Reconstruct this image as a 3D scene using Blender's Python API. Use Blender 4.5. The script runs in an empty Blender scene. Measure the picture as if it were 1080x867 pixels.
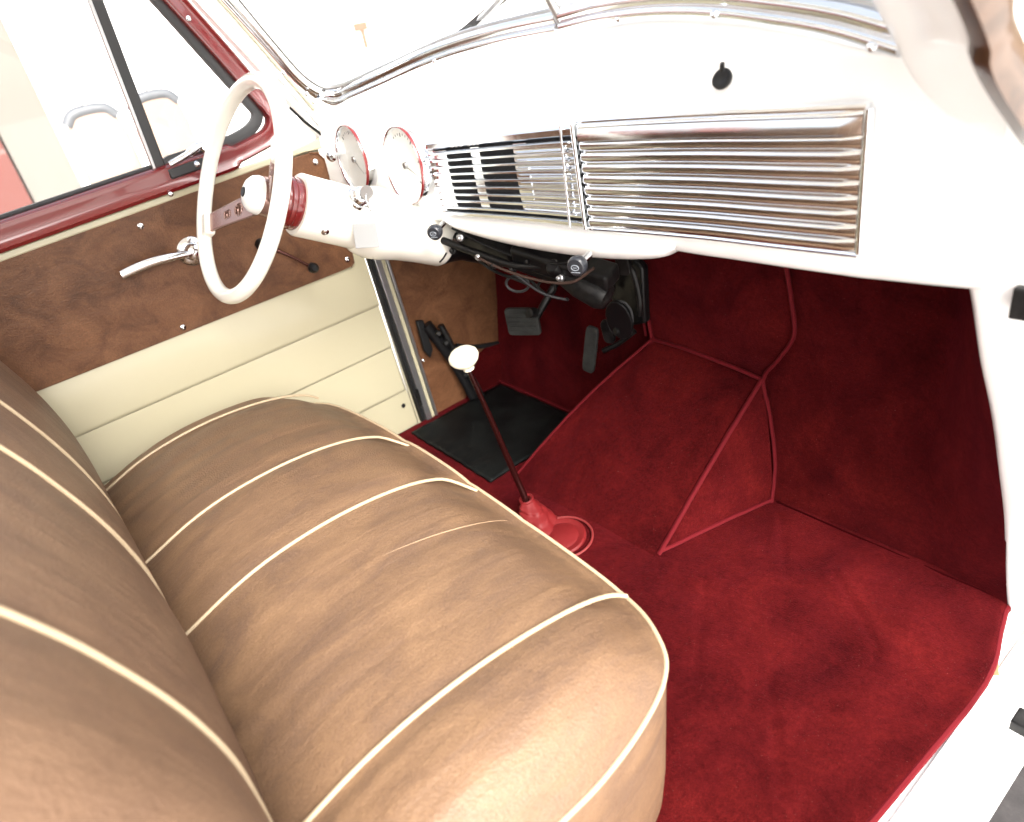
import bpy, bmesh, math, random
from mathutils import Vector, Matrix, Euler, noise
random.seed(7)
S = bpy.context.scene
COL = S.collection
# ------------------------------------------------------------------ camera
cam = bpy.data.cameras.new("camera"); camo = bpy.data.objects.new("camera", cam); COL.objects.link(camo)
fw = Vector((-0.72411986, 0.47405023, -0.50092595)); rt = Vector((0.62241434, 0.7620427, -0.17858141)); up = Vector((-0.29707041, 0.44109784, 0.84686591))
M3 = Matrix((rt, up, -fw)).transposed()
camo.matrix_world = Matrix.Translation((0.9276, -0.4486, 0.9864)) @ M3.to_4x4()
cam.sensor_width = 36; cam.lens = 24.874; cam.clip_start = 0.02; cam.clip_end = 400
cam.dof.use_dof = True; cam.dof.focus_distance = 1.25; cam.dof.aperture_fstop = 3.5
S.camera = camo
# ------------------------------------------------------------------ light
SUN_EL, SUN_AZ = math.radians(42), math.radians(103)      # azimuth: clockwise from +Y (forward) towards +X
w = bpy.data.worlds.new("World"); S.world = w; w.use_nodes = True
nt = w.node_tree; bg = nt.nodes["Background"]
sky = nt.nodes.new("ShaderNodeTexSky"); sky.sky_type = 'NISHITA'; sky.sun_disc = False
sky.sun_elevation = SUN_EL; sky.sun_rotation = SUN_AZ; sky.air_density = 1.0; sky.dust_density = 6.0; sky.ozone_density = 0.6
hs = nt.nodes.new("ShaderNodeHueSaturation"); hs.inputs['Saturation'].default_value = 0.35
nt.links.new(sky.outputs[0], hs.inputs['Color']); nt.links.new(hs.outputs[0], bg.inputs[0]); bg.inputs[1].default_value = 0.15
sun = bpy.data.lights.new("sun", 'SUN'); sun.energy = 1.35; sun.angle = math.radians(36); sun.color = (1, .96, .9)
suno = bpy.data.objects.new("sun", sun); COL.objects.link(suno)
sd = Vector((math.sin(SUN_AZ)*math.cos(SUN_EL), math.cos(SUN_AZ)*math.cos(SUN_EL), math.sin(SUN_EL)))
suno.rotation_euler = sd.to_track_quat('Z', 'Y').to_euler()
S.view_settings.view_transform = 'Standard'; S.view_settings.look = 'None'
S.view_settings.exposure = 2.13; S.view_settings.gamma = 1.0
S.cycles.max_bounces = 8

# ------------------------------------------------------------------ materials
def mat(name, col, rough=.5, metal=0., **k):
    m = bpy.data.materials.new(name); m.use_nodes = True
    b = m.node_tree.nodes["Principled BSDF"]
    b.inputs['Base Color'].default_value = (*col, 1); b.inputs['Roughness'].default_value = rough; b.inputs['Metallic'].default_value = metal
    for kk, v in k.items(): b.inputs[kk.replace('_', ' ')].default_value = v
    return m
def N(m, t, **k):
    n = m.node_tree.nodes.new(t)
    for kk, v in k.items():
        if kk in n.inputs: n.inputs[kk].default_value = v
        else: setattr(n, kk, v)
    return n
def L(m, a, b): m.node_tree.links.new(a, b)
def coords(m, scale=(1, 1, 1), rot=(0, 0, 0)):
    tc = N(m, 'ShaderNodeTexCoord'); mp = N(m, 'ShaderNodeMapping'); mp.inputs['Scale'].default_value = scale; mp.inputs['Rotation'].default_value = rot
    L(m, tc.outputs['Object'], mp.inputs[0]); return mp.outputs[0]
def noisec(m, scale, detail=4, rough=.55, vec=None, dist=0.):
    n = N(m, 'ShaderNodeTexNoise'); n.inputs['Scale'].default_value = scale; n.inputs['Detail'].default_value = detail; n.inputs['Roughness'].default_value = rough; n.inputs['Distortion'].default_value = dist
    L(m, vec if vec else coords(m), n.inputs['Vector']); return n.outputs['Fac']
def ramp(m, fac, stops):
    r = N(m, 'ShaderNodeValToRGB'); e = r.color_ramp.elements
    while len(e) < len(stops): e.new(.5)
    for i, (p, c) in enumerate(stops): e[i].position = p; e[i].color = (*c, 1)
    L(m, fac, r.inputs[0]); return r.outputs[0]
def mix(m, f, a, b, mode='MIX'):
    n = N(m, 'ShaderNodeMix'); n.data_type = 'RGBA'; n.blend_type = mode
    if isinstance(f, (int, float)): n.inputs[0].default_value = f
    else: L(m, f, n.inputs[0])
    for i, s in ((6, a), (7, b)):
        if isinstance(s, tuple): n.inputs[i].default_value = (*s, 1)
        else: L(m, s, n.inputs[i])
    return n.outputs[2]
def base(m, c): L(m, c, m.node_tree.nodes["Principled BSDF"].inputs['Base Color'])
def bump(m, h, s=.3, d=.002, prev=None):
    b = N(m, 'ShaderNodeBump'); b.inputs['Strength'].default_value = s; b.inputs['Distance'].default_value = d
    L(m, h, b.inputs['Height'])
    if prev: L(m, prev, b.inputs['Normal'])
    L(m, b.outputs[0], m.node_tree.nodes["Principled BSDF"].inputs['Normal']); return b.outputs[0]
def rough_noise(m, scale, lo, hi):
    r = N(m, 'ShaderNodeMapRange'); r.inputs['To Min'].default_value = lo; r.inputs['To Max'].default_value = hi
    L(m, noisec(m, scale, 4), r.inputs[0]); L(m, r.outputs[0], m.node_tree.nodes["Principled BSDF"].inputs['Roughness'])

def leather(name, dark, mid, light, streak, rough=.42, blot=7.):
    m = mat(name, mid, rough, Specular_IOR_Level=.28)
    n1 = noisec(m, blot, 8, .68, coords(m, streak), .8)
    c = ramp(m, n1, [(.34, dark), (.5, mid), (.66, light)])
    n2 = noisec(m, 42, 7, .75, coords(m, (streak[0]*1.5, streak[1], streak[2])), .5)
    c = mix(m, ramp(m, n2, [(.38, (0, 0, 0)), (.72, (.6, .6, .6))]), c, mix(m, .5, c, dark))
    n3 = noisec(m, 330, 3, .7)
    c = mix(m, .45, c, ramp(m, n3, [(.36, (.55, .52, .5)), (.62, (1, 1, 1))]), 'MULTIPLY')
    base(m, c)
    vo = N(m, 'ShaderNodeTexVoronoi'); vo.inputs['Scale'].default_value = 300; L(m, coords(m), vo.inputs['Vector'])
    p = bump(m, vo.outputs['Distance'], .4, .0012)
    p = bump(m, noisec(m, 55, 6, .7, coords(m, (streak[0]*1.8, streak[1]*.5, streak[2])), .6), .2, .003, p)
    bump(m, noisec(m, 14, 3, .5, coords(m, (streak[0]*2.4, streak[1]*.5, streak[2]))), .25, .008, p)
    rough_noise(m, 30, rough-.08, rough+.12)
    return m
SEAT = leather('seat_vinyl', (.110, .066, .042), (.146, .086, .049), (.180, .107, .059), (1.6, .8, 1.6), .47, 8.5)
BACK = leather('seat_back_vinyl', (.132, .078, .050), (.162, .096, .059), (.188, .113, .069), (2.0, 1, .9), .5)
TRIM = leather('trim_vinyl', (.078, .033, .015), (.128, .056, .026), (.170, .079, .038), (1, 1.0, 1.15), .42, 13.)
PIPE = mat('cream_piping', (.37, .285, .185), .45)
bump(PIPE, noisec(PIPE, 300, 2), .2, .0004)
CREAM = mat('cream_paint', (.43, .395, .275), .3, Coat_Weight=.5, Coat_Roughness=.12)
rough_noise(CREAM, 14, .24, .38); bump(CREAM, noisec(CREAM, 60, 3), .05, .0008)
IVORY = mat('ivory_paint', (.88, .86, .78), .26, Coat_Weight=.6, Coat_Roughness=.1)
bump(IVORY, noisec(IVORY, 40, 3), .04, .0008)
WHITE = mat('white_paint', (.90, .90, .885), .3, Coat_Weight=.6, Coat_Roughness=.08)
bump(WHITE, noisec(WHITE, 18, 3), .04, .001)
CHROME = mat('chrome', (.83, .85, .88), .07, 1.)
rough_noise(CHROME, 55, .07, .19); bump(CHROME, noisec(CHROME, 26, 4), .06, .001)
MAROON = mat('maroon_paint', (.15, .009, .010), .22, Coat_Weight=.8, Coat_Roughness=.06)
bump(MAROON, noisec(MAROON, 60, 3), .06, .0008)
RUBBER = mat('black_rubber', (.006, .006, .0065), .6, Specular_IOR_Level=.3)
GREYRUB = mat('grey_rubber', (.024, .024, .026), .55)
BLACK = mat('black_enamel', (.0035, .0035, .004), .33, Specular_IOR_Level=.35); rough_noise(BLACK, 40, .25, .6)
DUSTY = mat('worn_black_metal', (.02, .02, .02), .45, .3, Specular_IOR_Level=.3)
base(DUSTY, ramp(DUSTY, noisec(DUSTY, 45, 5, .6), [(.35, (.003, .003, .0035)), (.7, (.022, .021, .020))]))
PEDAL = mat('pedal_rubber', (.06, .065, .06), .6, Specular_IOR_Level=.3)
base(PEDAL, ramp(PEDAL, noisec(PEDAL, 30, 5, .6), [(.3, (.010, .0105, .010)), (.75, (.036, .037, .035))]))
STEEL = mat('dull_steel', (.45, .45, .46), .32, .9)
ROSE = mat('polished_spoke', (.36, .23, .20), .25, .7)
HOLESHADE = mat('painted_hole_shade', (.01, .01, .012), .8)  # near-black colour standing for shade in the grille openings
def carpet(name, dark, mid, light, sc=5.5):
    m = mat(name, mid, .95, Sheen_Weight=.11, Sheen_Roughness=.4, Sheen_Tint=(1, .09, .14, 1), Specular_IOR_Level=.02)
    c = ramp(m, noisec(m, sc, 7, .68, None, .6), [(.3, dark), (.52, mid), (.74, light)])
    c = mix(m, .55, c, ramp(m, noisec(m, 330, 4, .8), [(.3, (.2, .16, .18)), (.62, (1, 1, 1))]), 'MULTIPLY')
    c = mix(m, .5, c, ramp(m, noisec(m, 110, 5, .8), [(.36, (.35, .3, .3)), (.6, (1, 1, 1))]), 'MULTIPLY')
    wv = noisec(m, 3.0, 3, .5, coords(m, (5, 1, 3), (0, 0, .6)))
    c = mix(m, .5, c, ramp(m, wv, [(.36, (.55, .5, .5)), (.6, (1, 1, 1))]), 'MULTIPLY')
    sp = ramp(m, noisec(m, 620, 1, .5), [(.775, (0, 0, 0)), (.80, (.5, .5, .5))])
    c = mix(m, sp, c, (.30, .14, .12))
    base(m, c)
    p = bump(m, noisec(m, 420, 3, .7), .8, .003)
    bump(m, noisec(m, 14, 5, .6), .35, .012, p)
    return m
CARPET = carpet('red_velour_carpet', (.034, .0024, .0032), (.072, .0050, .0055), (.112, .0085, .0078))
BIND = mat('red_binding', (.082, .0040, .0065), .8, Specular_IOR_Level=.1); bump(BIND, noisec(BIND, 120, 3), .5, .0015)
BOOT = mat('red_boot_vinyl', (.120, .006, .007), .6, Specular_IOR_Level=.25); bump(BOOT, noisec(BOOT, 60, 4), .4, .003)
MATM = mat('black_mat', (.018, .019, .019), .55, Specular_IOR_Level=.14)
base(MATM, ramp(MATM, noisec(MATM, 14, 6, .6), [(.35, (.0016, .0016, .0018)), (.8, (.006, .0072, .007))])); rough_noise(MATM, 20, .42, .7); bump(MATM, noisec(MATM, 180, 2), .4, .001)
WOOD = mat('woodgrain', (.40, .2, .11), .35, Coat_Weight=.4)
base(WOOD, ramp(WOOD, noisec(WOOD, 16, 7, .65, coords(WOOD, (5, .8, 1.2)), 1.), [(.3, (.020, .009, .005)), (.5, (.052, .025, .013)), (.72, (.10, .055, .033))]))
GLASS = bpy.data.materials.new('window_glass'); GLASS.use_nodes = True
_b = GLASS.node_tree.nodes["Principled BSDF"]; GLASS.node_tree.nodes.remove(_b)
_t = N(GLASS, 'ShaderNodeBsdfTransparent'); _g = N(GLASS, 'ShaderNodeBsdfGlossy'); _g.inputs['Roughness'].default_value = .02
_m = N(GLASS, 'ShaderNodeMixShader')
_t.inputs[0].default_value = (.96, .97, .96, 1)
_m.inputs[0].default_value = .035; L(GLASS, _t.outputs[0], _m.inputs[1]); L(GLASS, _g.outputs[0], _m.inputs[2])
L(GLASS, _m.outputs[0], GLASS.node_tree.nodes['Material Output'].inputs[0])
HEADL = mat('headliner', (.78, .75, .68), .85)  # unseen lining, kept pale to bounce fill light
DIAL = mat('gauge_face', (.90, .89, .86), .5)
CONC = mat('concrete', (.55, .53, .5), .85)
base(CONC, ramp(CONC, noisec(CONC, 3, 8, .6), [(.3, (.52, .50, .47)), (.7, (.66, .645, .61))]))
ASPH = mat('asphalt', (.08, .08, .08), .9)
base(ASPH, ramp(ASPH, noisec(ASPH, 22, 8, .7), [(.3, (.014, .013, .013)), (.7, (.045, .040, .040))]))
WALL = mat('white_render', (.88, .88, .87), .8); bump(WALL, noisec(WALL, 40, 4), .2, .004)
PILA = mat('cream_render', (.14, .13, .115), .8)
TAN = mat('tan_render', (.74, .60, .34), .8)
base(TAN, ramp(TAN, noisec(TAN, 2.2, 5, .6), [(.3, (.17, .13, .065)), (.7, (.23, .19, .11))]))
BRICK = mat('brick', (.4, .12, .09), .85)
_bt = N(BRICK, 'ShaderNodeTexBrick'); _bt.inputs['Scale'].default_value = 1; _bt.inputs['Brick Width'].default_value = .5; _bt.inputs['Row Height'].default_value = .17
_bt.inputs['Mortar Size'].default_value = .012; _bt.inputs['Color1'].default_value = (.085, .022, .017, 1); _bt.inputs['Color2'].default_value = (.115, .033, .026, 1); _bt.inputs['Mortar'].default_value = (.16, .085, .075, 1)
L(BRICK, coords(BRICK, (1, 1, 1), (math.radians(90), 0, math.radians(90))), _bt.inputs['Vector']); base(BRICK, _bt.outputs[0])
TANSEAT = mat('tan_wood_seat', (.29, .20, .155), .5); GREYRAIL = mat('grey_rail', (.075, .08, .09), .5)
REDSIGN = mat('red_sign', (.45, .10, .07), .5); BLUESIGN = mat('teal_sign', (.35, .7, .72), .5); PAPER = mat('white_card', (.34, .345, .35), .35)
KNOB = mat('ivory_knob', (.88, .83, .66), .18, Coat_Weight=.6)
GREYKNOB = mat('grey_knob', (.022, .024, .030), .3); MARK = mat('knob_mark', (.20, .22, .25), .4)

# ------------------------------------------------------------------ mesh helpers
def mesh_obj(name, verts, faces, m, parent=None, smooth=True, angle=40, bevel=0, solid=0, sub=0):
    me = bpy.data.meshes.new(name); me.from_pydata([tuple(v) for v in verts], [], faces); me.update()
    bm = bmesh.new(); bm.from_mesh(me); bmesh.ops.remove_doubles(bm, verts=bm.verts, dist=1e-6); bmesh.ops.recalc_face_normals(bm, faces=bm.faces); bm.to_mesh(me); bm.free()
    o = bpy.data.objects.new(name, me); COL.objects.link(o); me.materials.append(m)
    if solid:
        s = o.modifiers.new('s', 'SOLIDIFY'); s.thickness = solid; s.offset = -1
    if bevel:
        b = o.modifiers.new('b', 'BEVEL'); b.width = bevel; b.segments = 3; b.limit_method = 'ANGLE'; b.angle_limit = math.radians(35)
    if sub:
        s = o.modifiers.new('u', 'SUBSURF'); s.levels = sub; s.render_levels = sub
    if smooth:
        for p in me.polygons: p.use_smooth = True
        if not sub: me.set_sharp_from_angle(angle=math.radians(angle))
    if parent: o.parent = parent
    return o
class MB:
    def __init__(s): s.v = []; s.f = []
    def add(s, vs, fs):
        k = len(s.v); s.v += [Vector(v) for v in vs]; s.f += [tuple(i+k for i in f) for f in fs]; return s
    def box(s, c, d, R=None):
        c = Vector(c); vs = []
        for x in (-.5, .5):
            for y in (-.5, .5):
                for z in (-.5, .5):
                    p = Vector((x*d[0], y*d[1], z*d[2])); vs.append(c + (R @ p if R else p))
        return s.add(vs, [(0, 1, 3, 2), (4, 6, 7, 5), (0, 4, 5, 1), (2, 3, 7, 6), (0, 2, 6, 4), (1, 5, 7, 3)])
    def prism(s, pts, off):
        n = len(pts); off = Vector(off); a = [Vector(p) for p in pts]
        return s.add(a + [p+off for p in a], [tuple(range(n)), tuple(range(2*n-1, n-1, -1))] + [(i, (i+1) % n, n+(i+1) % n, n+i) for i in range(n)])
    def tube(s, pts, r, seg=12, closed=False, flat=None):
        P = [Vector(p) for p in pts]; n = len(P); R = r if isinstance(r, (list, tuple)) else [r]*n
        T = []
        for i in range(n):
            a = P[(i-1) % n] if closed or i > 0 else P[i]; b = P[(i+1) % n] if closed or i < n-1 else P[i]
            T.append((b-a).normalized())
        ref = Vector((0, 0, 1)) if abs(T[0].z) < .9 else Vector((1, 0, 0))
        u = T[0].cross(ref).normalized(); vs = []
        for i in range(n):
            u = (u - T[i]*u.dot(T[i])).normalized(); v = T[i].cross(u)
            for k in range(seg):
                a = 2*math.pi*k/seg; vs.append(P[i] + (u*math.cos(a) + v*math.sin(a)*(flat or 1))*R[i])
        fs = []
        for i in range(n if closed else n-1):
            j = (i+1) % n
            for k in range(seg): fs.append((i*seg+k, i*seg+(k+1) % seg, j*seg+(k+1) % seg, j*seg+k))
        if not closed: fs += [tuple(range(seg)), tuple(range((n-1)*seg, n*seg))]
        return s.add(vs, fs)
    def lathe(s, prof, o, ax, seg=40, e=None):
        """prof: (distance along axis, radius)"""
        o = Vector(o); ax = Vector(ax).normalized(); r = Vector(e) if e else (Vector((0, 0, 1)) if abs(ax.z) < .9 else Vector((1, 0, 0)))
        u = ax.cross(r).normalized(); v = ax.cross(u); vs = []; fs = []
        for (t, rad) in prof:
            for k in range(seg):
                a = 2*math.pi*k/seg; vs.append(o + ax*t + (u*math.cos(a)+v*math.sin(a))*max(rad, 1e-5))
        for i in range(len(prof)-1):
            for k in range(seg): fs.append((i*seg+k, i*seg+(k+1) % seg, (i+1)*seg+(k+1) % seg, (i+1)*seg+k))
        return s.add(vs, fs)
    def grid(s, rows, closed=False):
        n = len(rows[0]); k = len(rows); vs = [p for r in rows for p in r]
        fs = [(i*n+j, i*n+(j+1) % n, (i+1)*n+(j+1) % n, (i+1)*n+j) for i in range(k-1) for j in range(n if closed else n-1)]
        return s.add(vs, fs)
    def build(s, name, m, parent=None, **k): return mesh_obj(name, s.v, s.f, m, parent, **k)
def interp(tab, x):
    if x <= tab[0][0]: return tab[0][1]
    for (a, b), (c, d) in zip(tab, tab[1:]):
        if x <= c: return b + (d-b)*(x-a)/(c-a)
    return tab[-1][1]
def sinterp(tab, x):      # smooth (Catmull-Rom) interpolation
    n = len(tab)
    if x <= tab[0][0]: return tab[0][1]
    if x >= tab[-1][0]: return tab[-1][1]
    for i in range(n-1):
        if x <= tab[i+1][0]:
            x0, y0 = tab[i]; x1, y1 = tab[i+1]; h = x1-x0; t = (x-x0)/h
            m0 = (y1-tab[i-1][1])/(x1-tab[i-1][0]) if i else (y1-y0)/h
            m1 = (tab[i+2][1]-y0)/(tab[i+2][0]-x0) if i < n-2 else (y1-y0)/h
            return (2*t**3-3*t*t+1)*y0+(t**3-2*t*t+t)*h*m0+(3*t*t-2*t**3)*y1+(t**3-t*t)*h*m1
def curve(pts, n=8, closed=False):   # Catmull-Rom through 3-D points
    P = [Vector(p) for p in pts]; out = []; k = len(P)
    for i in range(k if closed else k-1):
        p1, p2 = P[i], P[(i+1) % k]; p0 = P[(i-1) % k] if closed or i > 0 else p1*2-p2; p3 = P[(i+2) % k] if closed or i < k-2 else p2*2-p1
        for j in range(n):
            t = j/n; out.append(.5*((2*p1)+(p2-p0)*t+(2*p0-5*p1+4*p2-p3)*t*t+(3*p1-p0-3*p2+p3)*t**3))
    if not closed: out.append(P[-1])
    return out
def thing(name, label, cat, loc=(0, 0, 0), group=None, kind=None):
    o = bpy.data.objects.new(name, None); COL.objects.link(o); o.location = loc; o.empty_display_size = .05
    tag(o, label, cat, group, kind); return o
def tag(o, label, cat, group=None, kind=None):
    o['label'] = label; o['category'] = cat
    if group: o['group'] = group
    if kind: o['kind'] = kind
    return o
def rel(parent, o):           # keep world coordinates when the parent empty is not at the origin
    o.matrix_parent_inverse = Matrix.Translation(-Vector(parent.location)); return o
def fixup():
    for o in list(COL.objects):
        if o.parent and o.parent.type == 'EMPTY' and not o.parent.name.startswith('garden_chair'): o.matrix_parent_inverse = Matrix.Translation(-Vector(o.parent.location))
def dot(c, ax, r=.006, h=.003, name='screw', m=None, parent=None):
    """domed screw head with a slot ring"""
    b = MB().lathe([(-.002, r*.9), (0, r*1.05), (h*.4, r), (h*.9, r*.62), (h, r*.3), (h*.75, r*.12), (h*.75, 0)], c, ax, 18)
    return b.build(name, m or CHROME, parent)

# ================================================================== SETTING
g = MB().box((0, 0, -.56), (120, 120, .1)).build('ground', CONC, smooth=False); g['kind'] = 'structure'
g = MB().box((.98, .6, -.5), (.62, 7, .012)).build('asphalt_strip', ASPH, smooth=False); g['kind'] = 'structure'  # asphalt kept to a strip so pale concrete beside it bounces light up

# ================================================================== CAR BODY
body = thing('cabin_shell', 'white car body shell with sills, cowl and windscreen pillars around the cabin', 'car body')
XD = -.675
# floor pan and sills
fp = MB()
fp.box((0, .0, -.050), (1.44, 1.5, .05))
fp.build('floor_pan', BLACK, body, smooth=False)
sl = MB()
prof = [(.700, -.012), (.735, -.012), (.770, -.014), (.786, -.022), (.792, -.05), (.795, -.13), (.775, -.20), (.70, -.22), (.70, -.06)]
sl.grid([[Vector((x, y, z)) for x, z in prof] for y in (-1.0, -.6, -.3, 0, .2, .3, .36, .42, .52, .6)])
sl.build('sill', WHITE, body, bevel=0)
sl = MB(); sl.grid([[Vector((-x, y, z)) for x, z in prof] for y in (-1.0, -.5, 0, .3, .6)])
sl.build('sill', CREAM, body)
sc = MB().box((.752, .05, -.008), (.05, .9, .006)); sc.build('sill_plate', WHITE, body, bevel=.002)
# firewall behind the carpets
MB().box((0, .685, .33), (1.36, .02, .72)).build('firewall', BLACK, body, smooth=False)
# driver side cowl side inner skin (behind trim)
MB().prism([(-.69, .29, -.02), (-.69, .70, -.02), (-.69, .70, .80), (-.69, .28, .84)], (-.012, 0, 0)).build('cowl_side', CREAM, body, smooth=False)
# left windscreen pillar (white) : plane beside the door frame, raked
pl = MB()
ol = [(.252, .775), (.200, .872), (.115, 1.02), (.06, 1.115), (.19, 1.115), (.255, 1.0), (.34, .86), (.42, .80), (.42, .60), (.315, .45), (.300, .50), (.292, .70)]
pl.prism([(-.668, y, z) for y, z in ol], (-.03, 0, 0))
pl.build('windscreen_pillar', WHITE, body, bevel=.004)
for dx, c0 in ((.0, 0), (.014, 1)):
    tr = [(-.662, .085+dx*1.2, 1.115), (-.662, .140+dx*1.2, 1.02), (-.662, .221+dx*1.2, .868), (-.662, .262+dx, .79)]
    MB().tube(curve(tr, 5), .0045 if c0 else .003, 8).build('pillar_bead', CREAM if c0 else WHITE, body)
MB().tube(curve([(-.666, .196, .862), (-.666, .222, .825), (-.666, .25, .792), (-.666, .262, .765)], 5), .0032, 8).build('door_gap_seal', RUBBER, body)
for y, z in ((.252, .862), (.205, .93)):
    dot((-.660, y, z), (1, 0, .1), .006, .004, parent=body)
# door-opening flange on the driver side: cream, black seal, grey strip
for dy, ww, m_, nm, xx in ((.016, .010, RUBBER, 'door_seal', -.668), (.030, .017, STEEL, 'scuff_strip', -.660), (.0445, .010, CREAM, 'pillar_flange', -.662), (.055, .007, STEEL, 'flange_edge', -.659)):
    MB().prism([(xx, .284+dy-ww/2, .0), (xx, .284+dy+ww/2, .0), (xx, .262+dy+ww/2, .545), (xx, .262+dy-ww/2, .545)], (-.02, 0, 0)).build(nm, m_, body, bevel=.0015)
MB().box((-.659, .299, .085), (.006, .006, .05)).build('hinge_slot', BLACK, body, smooth=False)
# driver-side kick trim
kt = MB()
kp = [(.335, .0), (.322, .50), (.33, .62), (.66, .62), (.66, .30), (.652, .15), (.62, .12), (.53, .06), (.50, .0)]
kt.prism([(-.668, y, z) for y, z in kp], (-.012, 0, 0)); kt.build('kick_trim_panel', TRIM, body, bevel=.002)
MB().tube(curve([(-.662, .455, .175), (-.662, .50, .150), (-.662, .56, .130), (-.662, .615, .120), (-.662, .652, .150), (-.662, .665, .24)], 6), .007, 10).build('kick_panel_edging', RUBBER, body)
dot((-.666, .345, .178), (1, 0, 0), .005, .003, parent=body)
# passenger side: edge curve of the carpet opening and white jamb beyond it
EDGE = curve([(.640, .30, .72), (.650, .34, .62), (.655, .385, .52), (.662, .43, .426), (.668, .485, .30), (.672, .535, .185), (.682, .560, .06), (.690, .572, -.005)], 8)
jb = MB(); rows = []
for p in EDGE:
    rows.append([p + Vector((-.006, .010, 0)), p+Vector((.0, -.001, 0)), p+Vector((.006, -.004, 0)), p + Vector((.02, -.004, 0)), p+Vector((.05, .0, 0)), p + Vector((.10, .02, 0)), p+Vector((.12, .12, 0)), p+Vector((.12, .45, 0))])
jb.grid(rows); jb.build('door_jamb', WHITE, body, angle=60, solid=.006)
MB().box((.757, .52, -.05), (.146, .25, .078)).build('sill_corner_block', WHITE, body, bevel=.012)
# rocker corner where jamb meets sill
cn = MB(); rws = []
for i in range(9):
    t = i/8
    a = Vector((.725+.0*t, .40+.17*t, -.012+.004*t)); rws.append([a, a+Vector((.03, 0, 0.0)), a+Vector((.06, 0, .004+.03*t*t)), a+Vector((.068, .01, -.12)), a+Vector((.05, .02, -.22))])
cn.grid(rws); cn.build('sill_corner', WHITE, body, angle=60, solid=.004)
MB().box((.722, .445, -.012), (.010, .040, .016), Euler((0, 0, .45)).to_matrix()).build('rusty_bracket', mat('rust', (.28, .13, .06), .8), body, bevel=.003)
# right windscreen pillar (raked, white) and its wood-grain outer moulding
inner_ = curve([(0.478, -.12, 1.30), (0.523, .02, 1.16), (0.550, .16, 1.02), (0.566, .272, .90), (0.574, .30, .86), (.605, .305, .80), (.62, .30, .70)], 5)
outer_ = curve([(.66, -.26, 1.27), (.675, -.08, 1.12), (.682, .06, 1.00), (.686, .17, .90), (.688, .25, .835), (.690, .30, .79), (.690, .315, .70)], 5)
rows = []
for a_, b_ in zip(inner_, outer_):
    rows.append([a_+Vector((-.004, .06, 0)), a_+Vector((-.004, .012, 0)), a_, a_.lerp(b_, .25)+Vector((0, -.012, .002)), a_.lerp(b_, .6)+Vector((.006, -.014, .004)), b_, b_+Vector((.012, .02, .01)), b_+Vector((.014, .08, .04))])
MB().grid(rows).build('windscreen_pillar', WHITE, body, angle=70, sub=1)
ax = curve([(.694, -.28, 1.27), (.694, -.10, 1.13), (.694, .04, 1.022), (.694, .118, .955), (.694, .165, .915), (.692, .20, .883), (.694, .255, .842), (.698, .315, .80), (.702, .40, .765)], 6)
sec = [(-.006, -.036), (.004, -.036), (.012, -.026), (.011, -.012), (.004, -.006), (.011, .002), (.013, .016), (.006, .03), (-.006, .034), (-.012, 0)]
rows = []
for i, p in enumerate(ax):
    t = (ax[min(i+1, len(ax)-1)]-ax[max(i-1, 0)]).normalized(); n = t.cross(Vector((1, 0, 0))).normalized()
    k = .60
    rows.append([p + Vector((-a, 0, 0)) + n*(b*k + .004*(1 if i > 26 else 0)) for a, b in sec])
MB().grid(rows, closed=True).build('woodgrain_moulding', WOOD, body, angle=50)
# cowl and bonnet outside the windscreen
hd = MB(); rows = []
for y, zc in ((.42, .885), (.55, .865), (.75, .835), (1.1, .79), (1.5, .74), (1.7, .66), (1.76, .5)):
    rows.append([Vector((x, y - .10*abs(x), zc - .36*abs(x)**2.3)) for x in [i*.06-.66 for i in range(23)]])
hd.grid(rows); hd.build('bonnet', IVORY, body, solid=.004)
# unseen roof added for shade, narrowed to admit light; pale headliner for fill
rows = []
for y, zc in ((-1.6, 1.20), (-1.3, 1.30), (-.9, 1.345), (-.5, 1.35), (-.2, 1.335), (.02, 1.30), (.10, 1.26)):
    rows.append([Vector((x, y - .04*abs(x), zc - .09*abs(x/.62)**3)) for x in [i*.055-.58 for i in range(21)]])
MB().grid(rows).build('shade_roof', HEADL, body, solid=.012)
# hinges on the passenger jamb
for c, s_ in (((.704, .328, .632), (.024, .02, .034)), ((.796, .335, .04), (.03, .03, .02))):
    h = MB().box(c, s_); h.tube([(c[0]+.012, c[1]-.008, c[2]-.016), (c[0]+.012, c[1]-.008, c[2]+.016)], .007, 10); h.build('door_hinge', DUSTY, body, bevel=.003)

# ================================================================== WINDSCREEN
ws = thing('windscreen', 'split windscreen with chrome inner mouldings above the white dashboard', 'windscreen')
LB = [(-.575, .10, 1.085), (-.592, .165, .985), (-.600, .215, .905), (-.590, .262, .866), (-.545, .292, .872), (-.46, .322, .888), (-.35, .345, .908), (-.25, .362, .921), (-.12, .372, .930), (.012, .378, .934)]
RB = [(.022, .378, .936), (.12, .366, .941), (.22, .357, .940), (.32, .345, .932), (.42, .330, .917), (.50, .315, .902), (.575, .298, .882)]
def moulding(pts, name):
    c = curve(pts, 6); rows = []
    for i, p in enumerate(c):
        t = (c[min(i+1, len(c)-1)]-c[max(i-1, 0)]).normalized()
        inw = Vector((0, -1, .25)).normalized()
        out = t.cross(inw).normalized(); inw = out.cross(t).normalized()
        # out points towards the glass centre (up); section: stepped half-round
        sec = [(-.018, -.004), (-.018, .004), (-.012, .009), (-.005, .008), (-.002, .004), (.003, .010), (.011, .013), (.019, .009), (.022, .0), (.022, -.006)]
        rows.append([p + out*a*.78*(1 if out.z > -.5 else -1) + inw*b*.8 for a, b in sec])
    b = MB().grid(rows, closed=True); n = len(sec); b.f += [tuple(range(n)), tuple(range(len(b.v)-n, len(b.v)))]
    return b.build(name, CHROME, ws, angle=50)
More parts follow.
